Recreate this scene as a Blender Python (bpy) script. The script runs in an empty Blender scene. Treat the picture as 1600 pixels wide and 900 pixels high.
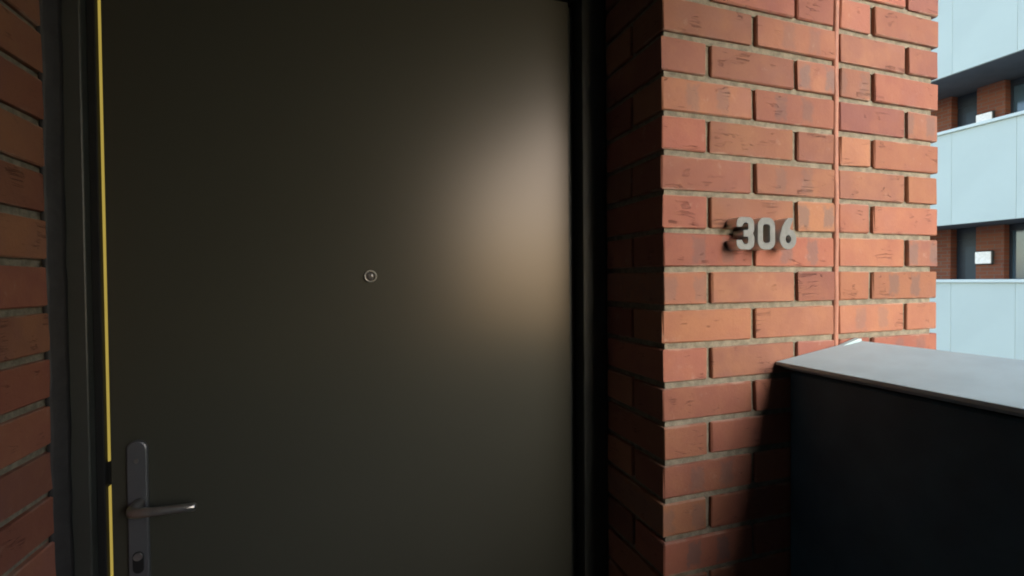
import bpy, bmesh, math, random
from mathutils import Vector, Matrix
random.seed(306)
R = math.radians
S = bpy.context.scene
COL = S.collection

# ------------------------------------------------------------------ camera
cam_data = bpy.data.cameras.new("camera")
cam = bpy.data.objects.new("camera", cam_data)
COL.objects.link(cam)
S.camera = cam
YAW, PITCH, ROLL = 0.311686, -0.015844, -0.008742
f = Vector((math.sin(YAW) * math.cos(PITCH), math.cos(YAW) * math.cos(PITCH), math.sin(PITCH)))
r0 = Vector((math.cos(YAW), -math.sin(YAW), 0))
u0 = r0.cross(f)
r = r0 * math.cos(ROLL) + u0 * math.sin(ROLL)
u = -r0 * math.sin(ROLL) + u0 * math.cos(ROLL)
cam.matrix_world = Matrix(((r.x, u.x, -f.x, -0.55136), (r.y, u.y, -f.y, -0.76939), (r.z, u.z, -f.z, 1.46981), (0, 0, 0, 1)))
cam_data.sensor_width = 36
cam_data.lens = 16.55
cam_data.clip_start = 0.02
cam_data.clip_end = 3000

# ------------------------------------------------------------------ light
SUN_DIR = Vector((0.22, -0.83, 0.40)).normalized()      # towards the sun: behind the camera, over the parapet
elev = math.asin(SUN_DIR.z)
azim = math.atan2(SUN_DIR.x, SUN_DIR.y)
W = bpy.data.worlds.new("World")
S.world = W
W.use_nodes = True
wn = W.node_tree.nodes
wl = W.node_tree.links
sky = wn.new("ShaderNodeTexSky")
sky.sky_type = 'NISHITA'
sky.sun_disc = False
sky.sun_elevation = elev
sky.sun_rotation = azim
sky.air_density = 1.0
sky.dust_density = 1.0
sky.ozone_density = 1.0
wl.new(sky.outputs[0], wn["Background"].inputs[0])
wn["Background"].inputs[1].default_value = 0.15
sun_data = bpy.data.lights.new("sun", 'SUN')
sun_data.energy = 0.51
sun_data.angle = R(40)
sun_data.color = (1.0, 0.95, 0.88)
sun = bpy.data.objects.new("sun", sun_data)
COL.objects.link(sun)
sun.location = (3, -6, 8)
sun.rotation_euler = (-SUN_DIR).to_track_quat('-Z', 'Y').to_euler()
S.view_settings.view_transform = 'Standard'
S.view_settings.look = 'None'
S.view_settings.exposure = 2.0
S.view_settings.gamma = 1.0
S.cycles.filter_width = 1.9
S.cycles.max_bounces = 8

# ------------------------------------------------------------------ materials
class NT:
    def __init__(s, name):
        s.m = bpy.data.materials.new(name)
        s.m.use_nodes = True
        s.t = s.m.node_tree
        s.b = s.t.nodes["Principled BSDF"]
    def n(s, typ, **kw):
        x = s.t.nodes.new(typ)
        for k, v in kw.items():
            setattr(x, k, v)
        return x
    def l(s, a, b):
        s.t.links.new(a, b)
    def setin(s, node, key, v):
        if hasattr(v, "is_output") or isinstance(v, bpy.types.NodeSocket):
            s.l(v, node.inputs[key])
        else:
            node.inputs[key].default_value = v
    def math(s, op, a, b=0.0, c=None, clamp=False):
        x = s.n("ShaderNodeMath", operation=op, use_clamp=clamp)
        s.setin(x, 0, a); s.setin(x, 1, b)
        if c is not None: s.setin(x, 2, c)
        return x.outputs[0]
    def mapr(s, v, a, b, c=0.0, d=1.0):
        x = s.n("ShaderNodeMapRange")
        x.interpolation_type = 'SMOOTHSTEP'
        s.setin(x, 0, v)
        for i, q in enumerate((a, b, c, d)): x.inputs[i + 1].default_value = q
        return x.outputs[0]
    def mix(s, fac, a, b, mode='MIX'):
        x = s.n("ShaderNodeMix", data_type='RGBA', blend_type=mode)
        s.setin(x, 0, fac)
        for i, v in ((6, a), (7, b)):
            if isinstance(v, tuple): x.inputs[i].default_value = (*v, 1)
            else: s.l(v, x.inputs[i])
        return x.outputs[2]
    def noise(s, vec, scale, detail=3, rough=0.55, dist=0.0):
        x = s.n("ShaderNodeTexNoise")
        if vec is not None: s.l(vec, x.inputs["Vector"])
        x.inputs["Scale"].default_value = scale
        x.inputs["Detail"].default_value = detail
        x.inputs["Roughness"].default_value = rough
        x.inputs["Distortion"].default_value = dist
        return x.outputs[0]
    def mapping(s, vec, scale=(1, 1, 1), loc=(0, 0, 0)):
        x = s.n("ShaderNodeMapping")
        s.l(vec, x.inputs[0])
        x.inputs["Scale"].default_value = scale
        x.inputs["Location"].default_value = loc
        return x.outputs[0]
    def bump(s, h, dist, strength=1.0, normal=None):
        x = s.n("ShaderNodeBump")
        x.inputs["Strength"].default_value = strength
        x.inputs["Distance"].default_value = dist
        s.l(h, x.inputs["Height"])
        if normal is not None: s.l(normal, x.inputs["Normal"])
        return x.outputs[0]
    def obj(s):
        return s.n("ShaderNodeTexCoord").outputs["Object"]
    def finish(s, color=None, rough=0.5, metal=0.0, spec=0.5, normal=None):
        if color is not None:
            if isinstance(color, tuple): s.b.inputs["Base Color"].default_value = (*color, 1)
            else: s.l(color, s.b.inputs["Base Color"])
        s.setin(s.b, "Roughness", rough)
        s.b.inputs["Metallic"].default_value = metal
        s.b.inputs["Specular IOR Level"].default_value = spec
        if normal is not None: s.l(normal, s.b.inputs["Normal"])
        return s.m

def mat_brick():
    t = NT("red_wirecut_brick")
    rnd = t.n("ShaderNodeObjectInfo").outputs["Random"]
    o = t.obj()
    off = t.n("ShaderNodeCombineXYZ")
    t.l(t.math('MULTIPLY', rnd, 37.1), off.inputs[0]); t.l(t.math('MULTIPLY', rnd, 91.7), off.inputs[1]); t.l(t.math('MULTIPLY', rnd, 53.3), off.inputs[2])
    va = t.n("ShaderNodeVectorMath", operation='ADD')
    t.l(o, va.inputs[0]); t.l(off.outputs[0], va.inputs[1])
    v = va.outputs[0]
    ramp = t.n("ShaderNodeValToRGB")
    t.l(rnd, ramp.inputs[0])
    e = ramp.color_ramp.elements
    e[0].position = 0.0; e[0].color = (0.29, 0.080, 0.045, 1)
    e[1].position = 1.0; e[1].color = (0.36, 0.098, 0.048, 1)
    for pos, c in ((0.2, (0.37, 0.100, 0.046)), (0.4, (0.25, 0.075, 0.050)), (0.6, (0.39, 0.118, 0.050)), (0.8, (0.27, 0.076, 0.046))):
        x = e.new(pos); x.color = (*c, 1)
    big = t.noise(v, 14, 3)
    col = t.mix(t.mapr(big, 0.35, 0.7), ramp.outputs[0], t.mix(0.5, ramp.outputs[0], (0.43, 0.145, 0.056)))
    col = t.mix(t.math('MULTIPLY', t.mapr(t.noise(v, 9, 2), 0.52, 0.72), 0.45), col, (0.31, 0.105, 0.075))
    fine = t.noise(v, 190, 3, 0.7)
    col = t.mix(t.math('MULTIPLY', t.mapr(fine, 0.35, 0.75), 0.22), col, (0.26, 0.075, 0.042))
    # kiln kiss marks: two soft grey patches on some bricks
    sep = t.n("ShaderNodeSeparateXYZ"); t.l(o, sep.inputs[0])
    wob = t.noise(v, 70, 3)
    ax = t.math('ABSOLUTE', t.math('ADD', sep.outputs[0], t.math('MULTIPLY', t.math('SUBTRACT', rnd, 0.5), 0.03)))
    dx = t.math('ABSOLUTE', t.math('SUBTRACT', ax, 0.036))
    spot = t.math('MAXIMUM', t.math('MULTIPLY', dx, 1.0), t.math('MULTIPLY', t.math('ABSOLUTE', sep.outputs[2]), 0.62))
    spot = t.math('ADD', spot, t.math('MULTIPLY', t.math('SUBTRACT', wob, 0.5), 0.022))
    spot = t.mapr(spot, 0.010, 0.019, 1.0, 0.0)
    sel = t.math('GREATER_THAN', t.math('FRACT', t.math('MULTIPLY', rnd, 17.37)), 0.78)
    stren = t.math('ADD', 0.25, t.math('MULTIPLY', t.math('FRACT', t.math('MULTIPLY', rnd, 29.7)), 0.4))
    col = t.mix(t.math('MULTIPLY', t.math('MULTIPLY', spot, sel), stren), col, (0.155, 0.105, 0.095))
    col = t.mix(0.07, col, (0.45, 0.33, 0.27))
    # drag creases from the wire
    cr = t.noise(t.mapping(v, (6.5, 6.5, 58)), 1.0, 3, 0.6, 1.3)
    crm = t.mapr(t.math('ABSOLUTE', t.math('SUBTRACT', cr, 0.5)), 0.0, 0.026, 1.0, 0.0)
    gate = t.mapr(t.noise(v, 22, 2), 0.55, 0.67)
    crm = t.math('MULTIPLY', crm, gate)
    col = t.mix(t.math('MULTIPLY', crm, 0.45), col, (0.10, 0.03, 0.022))
    # pale bloom
    col = t.mix(t.math('MULTIPLY', t.mapr(t.noise(v, 30, 4, 0.65), 0.62, 0.78), 0.35), col, (0.50, 0.30, 0.22))
    hs = t.n("ShaderNodeHueSaturation")
    hs.inputs["Saturation"].default_value = 0.94
    t.l(t.math('ADD', 0.74, t.math('MULTIPLY', t.math('FRACT', t.math('MULTIPLY', rnd, 71.3)), 0.34)), hs.inputs["Value"])
    t.l(t.math('ADD', 0.495, t.math('MULTIPLY', t.math('FRACT', t.math('MULTIPLY', rnd, 43.9)), 0.016)), hs.inputs["Hue"])
    t.l(col, hs.inputs["Color"]); col = hs.outputs[0]
    # mortar smear along the arrises
    edge = t.mapr(t.math('ADD', t.math('ABSOLUTE', sep.outputs[2]), t.math('MULTIPLY', t.noise(v, 60, 3), 0.006)), 0.0310, 0.0345)
    col = t.mix(t.math('MULTIPLY', t.math('MULTIPLY', edge, t.mapr(t.noise(v, 16, 2), 0.42, 0.62)), 0.55), col, (0.44, 0.30, 0.22))
    h = t.math('ADD', t.math('MULTIPLY', fine, 0.35), t.math('MULTIPLY', crm, -0.8))
    h = t.math('ADD', h, t.math('MULTIPLY', t.noise(v, 55, 3), 0.6))
    return t.finish(col, 0.72, 0, 0.35, t.bump(h, 0.0016, 0.9))

def mat_simple(name, c, rough=0.5, metal=0.0, spec=0.5, var=0.12, scale=20, bump=0.0, bscale=300):
    t = NT(name)
    o = t.obj()
    n = t.noise(o, scale, 4, 0.6)
    a = tuple(max(0, q * (1 - var)) for q in c); b = tuple(min(1, q * (1 + var)) for q in c)
    col = t.mix(t.mapr(n, 0.3, 0.7), a, b)
    nm = t.bump(t.noise(o, bscale, 3, 0.6), bump, 0.8) if bump else None
    ro = t.math('ADD', rough - 0.04, t.math('MULTIPLY', t.noise(o, scale * 2.3, 3), 0.08))
    return t.finish(col, ro, metal, spec, nm)

def mat_far_brick(name, c, axis='Y'):
    t = NT(name)
    sep = t.n("ShaderNodeSeparateXYZ")
    g = t.n("ShaderNodeNewGeometry"); t.l(g.outputs["Position"], sep.inputs[0])
    cmb = t.n("ShaderNodeCombineXYZ")
    t.l(sep.outputs[1 if axis == 'Y' else 0], cmb.inputs[0]); t.l(sep.outputs[2], cmb.inputs[1])
    b = t.n("ShaderNodeTexBrick")
    t.l(cmb.outputs[0], b.inputs["Vector"])
    b.inputs["Color1"].default_value = (*c, 1)
    b.inputs["Color2"].default_value = (c[0] * 0.78, c[1] * 0.75, c[2] * 0.85, 1)
    b.inputs["Mortar"].default_value = (0.22, 0.18, 0.14, 1)
    b.inputs["Scale"].default_value = 1.0
    b.inputs["Mortar Size"].default_value = 0.005
    b.inputs["Brick Width"].default_value = 0.225
    b.inputs["Row Height"].default_value = 0.075
    return t.finish(b.outputs[0], 0.8, 0, 0.3, t.bump(b.outputs[1], -0.006, 0.7))

def mat_emit(name, c, s):
    t = NT(name)
    t.finish((0.02, 0.02, 0.02), 0.6)
    o = t.obj()
    t.b.inputs["Emission Color"].default_value = (*c, 1)
    t.l(t.math('ADD', s * 0.85, t.math('MULTIPLY', t.noise(o, 6, 2), s * 0.3)), t.b.inputs["Emission Strength"])
    return t.m

def mat_door():
    t = NT("dark_bronze_satin_paint")
    o = t.obj()
    fine = t.noise(o, 420, 2, 0.5)
    mid = t.noise(o, 5, 3)
    col = t.mix(mid, (0.047, 0.047, 0.036), (0.052, 0.052, 0.040))
    ro = t.math('ADD', 0.283, t.math('MULTIPLY', t.noise(o, 3, 4), 0.03))
    t.b.inputs['Specular Tint'].default_value = (1.0, 0.85, 0.76, 1)
    return t.finish(col, ro, 0.0, 0.37, t.bump(fine, 0.00006, 0.35))

def mat_steel():
    t = NT("brushed_steel")
    o = t.obj()
    n = t.noise(t.mapping(o, (40, 40, 900)), 1.0, 3, 0.6)
    col = t.mix(n, (0.48, 0.47, 0.45), (0.56, 0.55, 0.53))
    return t.finish(col, t.math('ADD', 0.32, t.math('MULTIPLY', n, 0.15)), 1.0, 0.5, t.bump(n, 0.0002, 0.5))

M = dict(
    brick=mat_brick(),
    mortar=mat_simple("raked_mortar", (0.245, 0.215, 0.160), 0.9, 0, 0.2, 0.25, 60, 0.0015, 260),
    sealant=mat_simple("brick_coloured_sealant", (0.40, 0.175, 0.115), 0.6, 0, 0.4, 0.12, 30, 0.0006, 150),
    bead=mat_simple("grey_frame_sealant", (0.032, 0.029, 0.028), 0.6, 0, 0.4, 0.2, 30, 0.0006, 150),
    door=mat_door(),
    frame=mat_simple("dark_frame_paint", (0.040, 0.043, 0.038), 0.40, 0, 0.5, 0.1, 12, 0.0001, 400),
    sealstep=mat_simple("black_seal_and_step", (0.010, 0.010, 0.010), 0.7, 0, 0.3),
    light=mat_emit("yellow_hall_light", (1.0, 0.74, 0.14), 0.10),
    handle=mat_simple("grey_handle_metal", (0.17, 0.173, 0.18), 0.33, 0.6, 0.5, 0.03, 6, 0.0001, 500),
    lever=mat_simple("satin_lever_metal", (0.50, 0.47, 0.43), 0.32, 0.9, 0.5, 0.1, 40, 0.0001, 500),
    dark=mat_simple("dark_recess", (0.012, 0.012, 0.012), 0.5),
    ring=mat_simple("spyhole_metal", (0.36, 0.34, 0.30), 0.4, 0.35),
    lens=mat_simple("spyhole_lens", (0.10, 0.09, 0.08), 0.15, 0.0, 0.8),
    steel=mat_steel(),
    face=mat_simple("dull_steel_face", (0.19, 0.195, 0.185), 0.5, 0.15, 0.4, 0.12, 60, 0.0002, 300),
    parapet=mat_simple("charcoal_parapet_board", (0.060, 0.118, 0.155), 0.6, 0, 0.3, 0.15, 6, 0.0004, 120),
    coping=mat_simple("grey_coping_sheet", (0.46, 0.585, 0.575), 0.55, 0.0, 0.3, 0.08, 8, 0.0003, 60),
    ceiling=mat_simple("gallery_soffit", (0.30, 0.31, 0.31), 0.8, 0, 0.3),
    floor=mat_simple("gallery_floor_screed", (0.26, 0.265, 0.26), 0.8, 0, 0.3, 0.2, 5, 0.001, 90),
    white=mat_simple("white_facade_panel", (0.60, 0.635, 0.535), 0.45, 0, 0.4, 0.03, 0.8),
    trim=mat_simple("white_coping_trim", (0.70, 0.73, 0.63), 0.4, 0, 0.5, 0.02, 3),
    soffit=mat_simple("grey_soffit_board", (0.20, 0.21, 0.21), 0.8, 0, 0.3, 0.1, 2),
    farbrick=mat_far_brick("far_red_brick", (0.36, 0.115, 0.055), 'Y'),
    fardoor=mat_simple("far_dark_door", (0.035, 0.045, 0.055), 0.4),
    glass=mat_simple("far_window_glass", (0.10, 0.16, 0.19), 0.08, 0.0, 1.0, 0.05, 2),
    lampwhite=mat_simple("white_lamp_diffuser", (0.86, 0.87, 0.84), 0.35),
    doorglass=mat_simple("far_door_glass", (0.05, 0.07, 0.085), 0.35, 0, 0.4, 0.1, 2),
    lamprim=mat_simple("dark_lamp_rim", (0.06, 0.065, 0.06), 0.5),
    ground=mat_simple("courtyard_paving", (0.20, 0.20, 0.19), 0.9, 0, 0.2, 0.2, 0.4),
    render=mat_simple("pale_wall_render", (0.26, 0.265, 0.27), 0.85, 0, 0.3, 0.06, 3, 0.001, 150),
    walldark=mat_far_brick("gallery_brick", (0.22, 0.07, 0.04), 'Y'),
)

_lb = M['lampwhite'].node_tree.nodes["Principled BSDF"]          # the lamps are lit, faintly in daylight
_lb.inputs["Emission Color"].default_value = (1.0, 0.97, 0.88, 1)
_lb.inputs["Emission Strength"].default_value = 0.09

# ------------------------------------------------------------------ helpers
def thing(name, label, cat, loc, group=None):
    o = bpy.data.objects.new(name, None)
    o.empty_display_size = 0.1
    COL.objects.link(o)
    o.location = loc
    o["label"] = label; o["category"] = cat
    if group: o["group"] = group
    return o

def wloc(o):
    v = Vector(o.location)
    while o.parent:
        o = o.parent; v += Vector(o.location)
    return v

def link(name, mesh, mat, parent, centre):
    o = bpy.data.objects.new(name, mesh)
    if mat is not None and not mesh.materials: mesh.materials.append(mat)
    COL.objects.link(o)
    if parent is not None:
        o.parent = parent
        o.location = Vector(centre) - wloc(parent)
    else:
        o.location = centre
    return o

def emit(name, bm, mat, parent=None, smooth=False):
    """one bmesh in world coordinates -> one object centred on its own bounds"""
    lo = Vector((min(v.co[i] for v in bm.verts) for i in range(3)))
    hi = Vector((max(v.co[i] for v in bm.verts) for i in range(3)))
    c = (lo + hi) / 2
    bmesh.ops.translate(bm, verts=bm.verts, vec=-c)
    bmesh.ops.recalc_face_normals(bm, faces=bm.faces)
    me = bpy.data.meshes.new(name)
    bm.to_mesh(me); bm.free()
    if smooth:
        for p in me.polygons: p.use_smooth = True
    return link(name, me, mat, parent, c)

def bx(lo, hi, bev=0.0, seg=1, bm=None):
    b = bmesh.new()
    bmesh.ops.create_cube(b, size=1)
    for v in b.verts:
        v.co = Vector([(lo[i] + hi[i]) / 2 + v.co[i] * (hi[i] - lo[i]) for i in range(3)])
    if bev: bmesh.ops.bevel(b, geom=b.edges[:], offset=bev, segments=seg, affect='EDGES', profile=0.5)
    if bm is None: return b
    me = bpy.data.meshes.new("tmp"); b.to_mesh(me); b.free(); bm.from_mesh(me); bpy.data.meshes.remove(me)
    return bm

def tube(pts, rads, n=12, sy=1.0):
    b = bmesh.new(); rings = []
    for i, p in enumerate(pts):
        p = Vector(p)
        a = Vector(pts[max(0, i - 1)]); c = Vector(pts[min(len(pts) - 1, i + 1)])
        d = (c - a).normalized()
        q = d.to_track_quat('Z', 'Y')
        rings.append([b.verts.new(p + q @ Vector((math.cos(2 * math.pi * k / n) * rads[i], math.sin(2 * math.pi * k / n) * rads[i] * sy, 0))) for k in range(n)])
    for A, B in zip(rings, rings[1:]):
        for k in range(n): b.faces.new((A[k], A[(k + 1) % n], B[(k + 1) % n], B[k]))
    b.faces.new(rings[0][::-1]); b.faces.new(rings[-1])
    return b

def prism(poly, axis, a, b_, bev=0.0):
    """extrude a 2-D outline along x or y"""
    b = bmesh.new()
    def P(s, t, w): return (w, s, t) if axis == 'x' else (s, w, t)
    A = [b.verts.new(P(s, t, a)) for s, t in poly]; B = [b.verts.new(P(s, t, b_)) for s, t in poly]
    n = len(poly)
    b.faces.new(A); b.faces.new(B[::-1])
    for i in range(n): b.faces.new((A[i], A[(i + 1) % n], B[(i + 1) % n], B[i]))
    bmesh.ops.recalc_face_normals(b, faces=b.faces)
    if bev: bmesh.ops.bevel(b, geom=b.edges[:], offset=bev, segments=2, affect='EDGES', profile=0.5)
    return b

# bricks: chamfered, slightly uneven, mesh data shared between alike pieces
_bc = {}
def brick_mesh(l, d, h):
    key = (round(l, 4), round(d, 4), round(h, 4), random.randrange(4))
    if key not in _bc:
        b = bx((-l / 2, -d / 2, -h / 2), (l / 2, d / 2, h / 2), 0.0022)
        for v in b.verts:
            v.co += Vector((random.uniform(-1, 1) * 0.0009, random.uniform(-1, 1) * 0.0010, random.uniform(-1, 1) * 0.0010))
        bmesh.ops.recalc_face_normals(b, faces=b.faces)
        me = bpy.data.meshes.new("brick"); b.to_mesh(me); b.free()
        me.materials.append(M['brick'])
        _bc[key] = me
    return _bc[key]

def brick(parent, x0, x1, y0, y1, z0, z1):
    c = ((x0 + x1) / 2 + random.uniform(-.0012, .0012), (y0 + y1) / 2 + random.uniform(-.0012, .0008), (z0 + z1) / 2 + random.uniform(-.0008, .0008))
    o = link("brick", brick_mesh(x1 - x0, y1 - y0, z1 - z0), None, parent, c)
    o.rotation_euler = (random.uniform(-.004, .004), random.uniform(-.003, .003), random.uniform(-.004, .004))
    return o

def struct(o):
    o["kind"] = "structure"
    return o

# ------------------------------------------------------------------ setting
GZ = -8.4
struct(emit("ground", bx((-400, -400, GZ - 0.3), (400, 400, GZ)), M['ground']))
struct(emit("gallery_floor", bx((-1.9, -7.0, -0.28), (0.470, 0.215, -0.002)), M['floor']))
CEIL = 2.395
struct(emit("gallery_ceiling", bx((-1.9, -7.0, CEIL), (0.50, 0.60, CEIL + 0.28)), M['ceiling']))
struct(emit("unseen_light_block", bx((-1.30, 0.345, -0.28), (0.55, 0.60, CEIL - 0.002)), M['dark']))  # added block behind the door, stops sky light leaking through the gaps

# ------------------------------------------------------------------ brick pier beside the door
J0, CH = 1.489, 0.075
pier = thing("brick_pier", "orange red brick pier with raked joints and a vertical sealed joint, right of the door", "brick pier", (0.39, 0.11, 0))
PW = 0.7775
m = bmesh.new()
bx((0.009, 0.0080, -0.27), (0.4428, 0.343, CEIL - 0.003), bm=m)
bx((0.4575, 0.0080, -0.27), (PW - 0.017, 0.343, CEIL - 0.003), bm=m)
bx((0.4429, 0.03, -0.27), (0.4575, 0.343, CEIL - 0.003), bm=m)
emit("mortar", m, M['mortar'], pier)
m = bmesh.new()
for k in range(-19, 13):            # flush pointed bed joints; the uprights stay raked out
    zj = J0 + k * CH
    for a, b_ in ((0.0075, 0.4428), (0.4575, PW - 0.0165)):
        bx((a, 0.0052, zj - 0.0075), (b_, 0.0120, zj + 0.0075), bm=m)
emit("bed_mortar", m, M['mortar'], pier)
k = -20
while True:
    z0 = J0 + k * CH + 0.0058; z1 = z0 + 0.0634
    if z0 < -0.02: k += 1; continue
    if z0 > CEIL - 0.02: break
    z1 = min(z1, CEIL - 0.006)
    if k % 2:
        for a, b_, d in ((0, .1025, .215), (.1125, .3275, .1025), (.3375, .4445, .1025), (.4590, .5525, .1025), (.5625, PW, .1025)):
            brick(pier, a + (.0011 if a else 0), b_ - (.0011 if b_ < .7 else 0), 0, d, z0, z1)
    else:
        for a, b_, d in ((0, .215, .1025), (.225, .4445, .1025), (.4590, .665, .1025), (.675, PW, .215)):
            brick(pier, a + (.0011 if a else 0), b_ - (.0011 if b_ < .7 else 0), 0, d, z0, z1)
        brick(pier, 0, .1025, .1125, .215, z0, z1)
    k += 1
# the sealed movement joint: a slightly wavy bead with a dark open slit on its right
b = bmesh.new(); n = 60; rows = []
for i in range(n + 1):
    z = 0.0 + (CEIL - 0.004) * i / n
    w = 0.0009 * math.sin(i * .37) + 0.0007 * math.sin(i * 1.1 + 1) + random.uniform(-.0004, .0004); e = random.uniform(-.0006, .0006)
    rows.append([b.verts.new(q) for q in ((.4430 + w, .012, z), (.4432 + w, .0004 + e, z), (.4470 + w, -.0016 + e, z), (.4535 + w, -.0012 + e, z), (.4568 + w, .0015 + e, z), (.4570 + w, .012, z))])
for A, B in zip(rows, rows[1:]):
    for q in range(5): b.faces.new((A[q], A[q + 1], B[q + 1], B[q]))
    b.faces.new((A[5], A[0], B[0], B[5]))
emit("sealed_joint", b, M['sealant'], pier, True)

# ------------------------------------------------------------------ brick return left of the door
wall = thing("brick_wall", "shaded brick return wall along the left side of the door", "brick wall", (-1.25, 0.11, 0))
LX = -1.035
m = bmesh.new()
bx((-1.475, 0.0080, -0.27), (LX - 0.009, 0.343, CEIL - 0.003), bm=m)
emit("mortar", m, M['mortar'], wall)
k = -20
while True:
    z0 = J0 + 0.0155 + k * CH + 0.0058; z1 = z0 + 0.0634
    if z0 < -0.02: k += 1; continue
    if z0 > CEIL - 0.02: break
    z1 = min(z1, CEIL - 0.006)
    if k % 2:
        for a, b_, d in ((.0, .1025, .215), (.1125, .3275, .1025), (.3375, .44, .1025)):
            brick(wall, LX - b_, LX - a, 0, d, z0, z1)
    else:
        for a, b_, d in ((0, .1025, .215), (.1125, .1625, .1025), (.1725, .3875, .1025), (.3975, .44, .1025)):
            brick(wall, LX - b_, LX - a, 0, d, z0, z1)
    k += 1
b = bmesh.new(); rows = []; n = 70
for i in range(n + 1):
    z = 0.0 + 2.15 * i / n
    e = random.uniform(-.0018, .0018); g = random.uniform(-.0015, .0015)
    rows.append([b.verts.new(q) for q in ((LX - .004, .186 + e, z), (LX + .0025 + g, .192 + e, z), (LX + .011 + g, .208, z), (LX + .014 + g, .2148, z), (LX - .004, .2148, z))])
for A, B in zip(rows, rows[1:]):
    for q in range(5): b.faces.new((A[q], A[(q + 1) % 5], B[(q + 1) % 5], B[q]))
emit("sealant_bead", b, M['bead'], wall, True)
o = emit("gallery_side_wall", bx((-1.9, -7.0, 0), (-1.477, 0.40, CEIL - 0.003)), M['render'])
o["label"] = "plain pale rendered side wall of the gallery, left of the door recess"; o["category"] = "wall"
o = emit("gallery_end_wall", bx((-1.475, -7.0, 0), (0.305, -6.8, CEIL - 0.003)), M['walldark'])
o["label"] = "brick wall closing the far end of the gallery behind the viewer"; o["category"] = "wall"

o = emit("gallery_light_blocker", bx((0.306, -7.0, 0), (0.498, -3.0, CEIL - 0.003)), M['walldark'])  # added wall out of view, dims the left bricks and the door reflection
o["label"] = "added brick wall blocking light along the outer gallery edge, unseen behind the viewer"; o["category"] = "wall"
# ------------------------------------------------------------------ the door
DH = 2.112
door = thing("front_door", "dark bronze satin flush front door with lever handle and spyhole in a dark frame", "door", (-0.53, 0.24, 0))
FY = 0.217
emit("door_leaf", bx((-0.9755, 0.236, 0.012), (-0.0855, 0.290, DH), 0.0015, 2), M['door'], door)
fr = bmesh.new()
bx((-0.0600, FY, 0), (0.0015, 0.343, 2.18), 0.0025, 2, fr)                 # right jamb
bx((-0.0880, 0.262, 0), (-0.0602, 0.3425, 2.118), bm=fr)                   # its rebate
bx((-1.0350, FY, 0), (-0.9960, 0.343, 2.18), 0.0025, 2, fr)                # left jamb
emit("door_frame", fr, M['frame'], door)
emit("blacked_frame_step", bx((-0.9958, 0.2330, 0), (-0.9830, 0.3425, 2.118), 0.0015), M['sealstep'], door)  # step of the left jamb, coloured black to hide yellow spill from the crack
hd = bmesh.new()
bx((-0.9958, FY + 0.001, 2.126), (-0.0602, 0.3415, 2.1795), 0.0025, 2, hd)
emit("frame_head", hd, M['frame'], door)
emit("head_seal", bx((-0.9820, 0.262, DH + 0.001), (-0.0885, 0.3410, 2.1255)), M['sealstep'], door)
emit("threshold", bx((-0.9825, 0.222, 0), (-0.0885, 0.340, 0.010), 0.002), M['frame'], door)
emit("edge_seal", bx((-0.0852, 0.268, 0.012), (-0.0805, 0.290, DH)), M['sealstep'], door)
# the lit crack on the lock side, broken by the bolt
for a, b_ in ((0.02, 1.111), (1.156, DH - 0.004)):
    g = emit("light_gap", bx((-0.9803, 0.2385, a), (-0.9779, 0.2560, b_)), M['light'], door)
    g["label"] = "thin line of yellow indoor light in the crack beside the door"
emit("lock_bolt", bx((-0.9825, 0.2440, 1.113), (-0.9760, 0.2600, 1.154)), M['dark'], door)
emit("gap_back", bx((-0.9825, 0.2570, 0.012), (-0.9760, 0.2900, DH)), M['dark'], door)
# handle
pl = prism([(-0.9335 + 0.0155 * sx * math.cos(t) ** 1, (1.1755 if s > 0 else 0.905) + 0.0155 * math.sin(t) * 1.0) for s, ts in ((1, [R(q) for q in range(0, 181, 15)]), (-1, [R(q) for q in range(180, 361, 15)])) for t in ts for sx in (1,)], 'y', 0.2265, 0.2358, 0.0025)
plate = emit("handle_plate", pl, M['handle'], door)
emit("keyhole", prism([(-0.9335 + 0.0085 * math.cos(R(t)), 0.985 + 0.0085 * math.sin(R(t)) - (0.022 if t > 180 else 0)) for t in list(range(0, 181, 20)) + list(range(181, 361, 20))], 'y', 0.2245, 0.2275, 0.0006), M['dark'], plate)
emit("lever", tube([(-.9310, .2270, 1.079), (-.9300, .1990, 1.079), (-.9265, .1890, 1.0792), (-.9190, .1840, 1.0795), (-.8950, .1820, 1.0790), (-.8500, .1820, 1.0785), (-.8330, .1822, 1.0784), (-.8305, .1822, 1.0784)],
                    [.0095, .0092, .0090, .0086, .0076, .0070, .0066, .0045], 16), M['lever'], plate, True)
for zz in (1.155, 0.935):
    sc = bmesh.new()
    bmesh.ops.create_cone(sc, cap_ends=True, segments=14, radius1=.0042, radius2=.0036, depth=.0016, matrix=Matrix.Translation((-.9335, .2258, zz)) @ Matrix.Rotation(R(90), 4, 'X'))
    emit("screw", sc, M['lever'], plate)
emit("lock_cylinder", tube([(-.9335, .2262, .985), (-.9335, .2222, .985)], [.0072, .0068], 18), M['lever'], plate)
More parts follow.
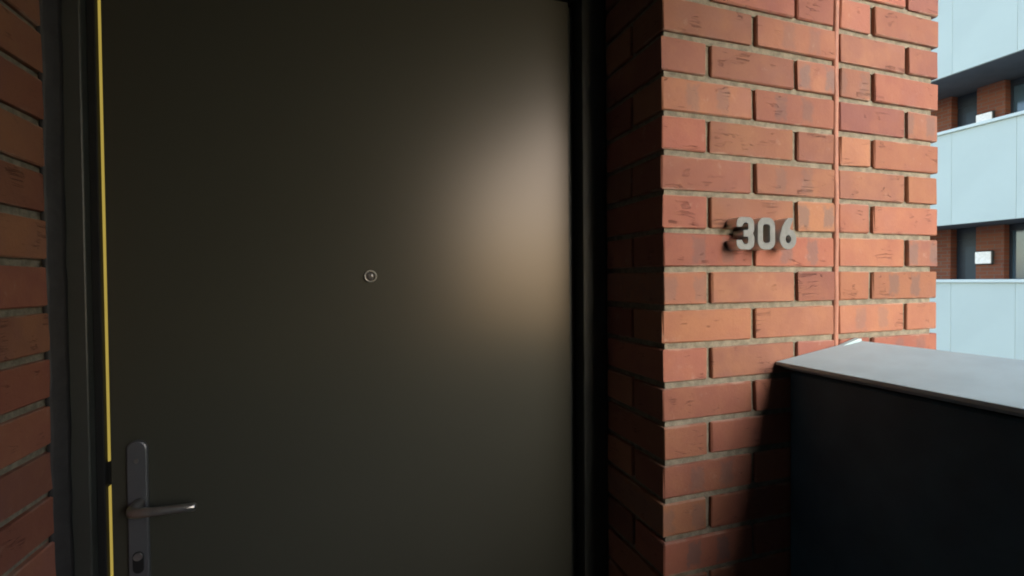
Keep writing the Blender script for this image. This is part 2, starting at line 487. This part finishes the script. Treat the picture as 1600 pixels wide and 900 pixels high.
# spyhole
b = bmesh.new(); N = 32
prof = [(.0125, .2358), (.0128, .2325), (.0118, .2308), (.0105, .2305), (.0096, .2315), (.0090, .2345)]
cx, cz = -0.5315, 1.481
rings = [[b.verts.new((cx + q * math.cos(2 * math.pi * i / N), y, cz + q * math.sin(2 * math.pi * i / N))) for i in range(N)] for q, y in prof]
for A, B in zip(rings, rings[1:]):
    for i in range(N): b.faces.new((A[i], A[(i + 1) % N], B[(i + 1) % N], B[i]))
spy = emit("spyhole", b, M['ring'], door, True)
b = bmesh.new(); prof = [(.0092, .2352), (.0075, .2342), (.0068, .2332), (.0050, .2322), (.0025, .2317)]
rings = [[b.verts.new((cx + q * math.cos(2 * math.pi * i / N), y, cz + q * math.sin(2 * math.pi * i / N))) for i in range(N)] for q, y in prof]
for A, B in zip(rings, rings[1:]):
    for i in range(N): b.faces.new((A[i], A[(i + 1) % N], B[(i + 1) % N], B[i]))
b.faces.new(rings[-1])
emit("lens", b, M['lens'], spy, True)
o = emit("lintel", bx((-1.0340, 0.205, 2.181), (0.0005, 0.344, CEIL - 0.002)), M['dark'])
o["label"] = "dark lintel panel closing the wall above the door head"; o["category"] = "lintel"

# ------------------------------------------------------------------ house number 306
def stroke(pts, w):
    L, Rr = [], []
    for i, p in enumerate(pts):
        p = Vector(p); a = Vector(pts[max(0, i - 1)]); c = Vector(pts[min(len(pts) - 1, i + 1)])
        d = (c - a).normalized(); nrm = Vector((-d.y, d.x))
        L.append(p + nrm * w / 2); Rr.append(p - nrm * w / 2)
    return L + Rr[::-1]
def arc(cx, cy, rx, ry, a0, a1, n=12):
    return [(cx + rx * math.cos(R(a0 + (a1 - a0) * i / n)), cy + ry * math.sin(R(a0 + (a1 - a0) * i / n))) for i in range(n + 1)]
def rrect(hw, hh, rad, cy=0.0, n=8):
    out = []
    for sx, sy, a in ((1, 1, 0), (-1, 1, 90), (-1, -1, 180), (1, -1, 270)):
        out += [(sx * (hw - rad) + rad * math.cos(R(a + 90 * i / n)), cy + sy * (hh - rad) + rad * math.sin(R(a + 90 * i / n))) for i in range(n + 1)]
    return out
def digit_curve(loops, depth):
    cu = bpy.data.curves.new("digit", 'CURVE')
    cu.dimensions = '2D'; cu.fill_mode = 'BOTH'; cu.extrude = depth / 2; cu.bevel_depth = 0.0006; cu.bevel_resolution = 1
    for lp in loops:
        sp = cu.splines.new('POLY'); sp.points.add(len(lp) - 1); sp.use_cyclic_u = True
        for q, p in zip(sp.points, lp): q.co = (p[0], p[1], 0, 1)
    tmp = bpy.data.objects.new("tmp", cu); COL.objects.link(tmp)
    dg = bpy.context.evaluated_depsgraph_get()
    me = bpy.data.meshes.new_from_object(tmp.evaluated_get(dg))
    bpy.data.objects.remove(tmp); bpy.data.curves.remove(cu)
    me.transform(Matrix.Rotation(R(90), 4, 'X'))
    return me
HW, HH, SW = 0.0215, 0.0315, 0.0135            # half size of a digit, stroke width
q = HW - SW / 2
three = arc(0, 0.0155, q, 0.0093, 165, 0, 9) + arc(-0.002, 0.0125, q + .002, 0.0105, -5, -78, 6)
three = [(-q - .001, 0.0175), (-q + .001, 0.0195)] + arc(0, 0.0148, q, 0.0100, 130, -20, 10) + [(q * .55, 0.003), (q * .25, 0.0005)]
low = [(q * .25, 0.0005), (q * .6, -.0025)] + arc(0, -0.0148, q, 0.0100, 20, -130, 10) + [(-q + .001, -0.0195), (-q - .001, -0.0175)]
def three_outline():
    o = []
    # outer right edge, from the top-left terminal round the two bowls to the bottom-left terminal, then back inside
    o += [(-HW, .0135)] + arc(-HW + .0130, HH - .0130, .0130, .0130, 165, 90, 6)
    o += arc(HW - .0135, HH - .0125, .0130, .0125, 90, 0, 6) + [(HW - .0005, .0065), (HW - .0035, .0008), (HW - .0035, -.0008)]
    o += [(HW, -.0060)] + arc(HW - .0130, -HH + .0130, .0130, .0130, 0, -90, 6)
    o += arc(-HW + .0130, -HH + .0130, .0130, .0130, -90, -165, 6) + [(-HW, -.0135), (-HW + .0125, -.0135)]
    o += arc(0.0005, -.0165, .0068, .0050, 200, 340, 6) + [(.0078, -.0105), (.0050, -.0062), (-.0040, -.0060)]
    o += [(-.0040, .0060), (.0050, .0062), (.0078, .0105)]
    o += arc(0.0005, .0165, .0068, .0050, 20, 160, 6) + [(-HW + .0125, .0135)]
    return o
zero = [rrect(HW, HH, 0.0165), rrect(HW - SW + .0015, HH - .0125, 0.0068)]
def six_outline():
    o = arc(0, -.0105, HW, .0210, 90, -180, 20)[0:0]
    o = [(.0130, HH)] + [(.0015, HH)] + [(-.0075, .0260), (-.0150, .0140), (-.0200, .0000)]
    o += arc(0, -.0110, HW, .0205, 160, 360, 16) + arc(0, -.0110, HW, .0205, 0, 75, 7)
    o += [(.0035, .0092)]
    return o
six = [six_outline(), arc(0.0005, -.0110, .0078, .0085, 0, 345, 15)]
for nm, loops, x0, x1, zc in (("3", [three_outline()], .147, .191, 1.5585), ("0", zero, .200, .243, 1.5590), ("6", six, .2565, .2985, 1.5600)):
    me = digit_curve(loops, 0.0270)
    me.name = "digit"
    me.materials.clear(); me.materials.append(M['face']); me.materials.append(M['steel'])
    for pg in me.polygons: pg.material_index = 0 if abs(pg.normal.y) > 0.9 else 1
    o = bpy.data.objects.new("house_number", me); COL.objects.link(o)
    o.location = ((x0 + x1) / 2, -0.0160, zc)
    o["label"] = {"3": "brushed steel numeral 3, left of the three digits on the brick pier",
                  "0": "brushed steel numeral 0, middle of the three digits on the brick pier",
                  "6": "brushed steel numeral 6, right of the three digits on the brick pier"}[nm]
    o["category"] = "house number"; o["group"] = "steel house number digits"

# ------------------------------------------------------------------ parapet
par = thing("parapet_wall", "charcoal gallery parapet with sloping light grey coping, butting against the brick pier", "parapet", (0.39, -1.5, 0))
emit("wall_panel", bx((0.312, -2.997, 0), (0.470, -0.002, 1.272), 0.004), M['parapet'], par)
emit("coping", prism([(0.275, 1.2885), (0.275, 1.2955), (0.508, 1.3290), (0.508, 1.2580), (0.478, 1.2580), (0.478, 1.2740), (0.320, 1.2740), (0.300, 1.2790), (0.282, 1.2870)], 'y', -2.997, -0.0025, 0.0012), M['coping'], par)
emit("end_flashing", prism([(0.440, 1.3178), (0.455, 1.3225), (0.500, 1.3345), (0.5075, 1.3340), (0.5075, 1.3285)], 'y', -0.0140, -0.0030, 0.0008), M['coping'], par)
emit("outer_panel", bx((0.4705, -2.997, -0.45), (0.4900, -0.002, 1.2570)), M['white'], par)
up = thing("upper_parapet", "white parapet panel of the floor above, along the gallery ceiling edge", "parapet", (0.52, -3.4, CEIL))
emit("panel", bx((0.5005, -7.0, CEIL - 0.015), (0.5300, -0.002, CEIL + 1.75)), M['white'], up)

# ------------------------------------------------------------------ the wing across the courtyard
FX, BX_, Y0, Y1, ST = 10.0, 11.4, -13.725, 9.6, 2.8  # unseen length of the wing drawn out to shut off low sky light
wing = thing("apartment_wing", "white panelled apartment wing with open brick galleries across the courtyard", "apartment building", (12, 4, GZ))
def wing_level(z):          # z = coping top of that storey
    # panel field: separate panels with open seams
    ys = [Y0 + 0.915 * i - 0.375 for i in range(27)]
    for a, b_ in zip(ys, ys[1:]):
        if 'panel' in wing_level.__dict__:
            o = link("facade_panel", wing_level.panel, None, wing, (FX + .03, (a + b_) / 2, z - 0.06 - 1.715 / 2))
        else:
            o = emit("facade_panel", bx((FX, a + .0016, z - 0.06 - 1.715), (FX + .06, b_ - .0016, z - 0.06), .002), M['white'], wing)
            wing_level.panel = o.data
    emit("gallery_parapet", bx((FX + .062, ys[0], z - 1.70), (FX + .16, ys[-1], z - .055)), M['white'], wing)
    emit("coping", bx((FX - .045, ys[0], z - .058), (FX + .22, ys[-1], z), .006), M['trim'], wing)
    emit("floor_slab", bx((FX + .165, ys[0], z - 1.73), (BX_ + .3, ys[-1], z - 1.38)), M['soffit'], wing)
    zb, zt = z - 1.375, z + 1.065
    # brick wall pieces with recessed openings between them
    segs = [(Y0 - .4, -.6), (.55, 1.15), (2.40, 3.02), (5.03, 5.47), (5.905, 6.7), (7.9, 8.5)]
    for a, b_ in segs:
        w = emit("brick_panel", bx((BX_, a, zb), (BX_ + .30, b_, zt)), M['farbrick'], wing)
    # door left of the pier in view, window right of it, repeated along the gallery
    for a, b_, kind in ((5.47, 5.905, 'd'), (3.02, 5.03, 'w'), (6.7, 7.9, 'w'), (1.15, 2.40, 'w'), (-.6, .55, 'w')):
        if kind == 'd':
            d = emit("door", bx((BX_ + .20, a, zb), (BX_ + .25, b_, zb + 2.2), .004), M['fardoor'], wing)
            emit("door_glass", bx((BX_ + .185, a + .08, zb + .9), (BX_ + .199, b_ - .16, zb + 2.05)), M['doorglass'], d)
            emit("door_head", bx((BX_ + .20, a, zb + 2.203), (BX_ + .25, b_, zt)), M['fardoor'], wing)
        else:
            fr_ = bmesh.new()
            n = max(1, round((b_ - a) / .9)); st = (b_ - a) / n
            bx((BX_ + .16, a, zb), (BX_ + .24, b_, zb + .35), bm=fr_); bx((BX_ + .16, a, zt - .12), (BX_ + .24, b_, zt), bm=fr_)
            for i in range(n + 1):
                y = a + st * i
                bx((BX_ + .165, max(a, y - .035), zb + .352), (BX_ + .235, min(b_, y + .035), zt - .122), bm=fr_)
            w = emit("window", fr_, M['fardoor'], wing)
            for i in range(n):
                emit("pane", bx((BX_ + .19, a + st * i + .037, zb + .354), (BX_ + .205, a + st * (i + 1) - .037, zt - .124)), M['glass'], w)
for s in (-2, -1, 0, 1, 2):
    wing_level(1.418 + ST * s)
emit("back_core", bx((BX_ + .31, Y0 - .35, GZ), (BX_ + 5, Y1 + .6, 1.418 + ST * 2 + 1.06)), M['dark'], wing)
emit("roof", bx((FX - .1, Y0 - .4, 1.418 + ST * 2 + 1.07), (BX_ + 5, Y1 + .65, 1.418 + ST * 2 + 1.4)), M['trim'], wing)
emit("base_wall", bx((FX + .07, Y0 - .3, GZ), (BX_ + .3, Y1 + .6, 1.418 - ST * 2 - 1.78)), M['white'], wing)

def wall_lamp(z, label):
    t = thing("wall_lamp", label, "wall lamp", (BX_ - .05, 5.32, z), "wall lamps on the far brick gallery")
    emit("housing", bx((BX_ - .065, 5.175, z - .14), (BX_ - .002, 5.465, z + .14), .02, 2), M['lamprim'], t)
    emit("diffuser", bx((BX_ - .085, 5.195, z - .12), (BX_ - .055, 5.445, z + .12), .012, 2), M['lampwhite'], t)
wall_lamp(1.845, "square white bulkhead lamp with dark rim on the far brick pier, wholly in view")
wall_lamp(4.60, "white wall lamp on the upper far gallery, only its top showing over the coping")
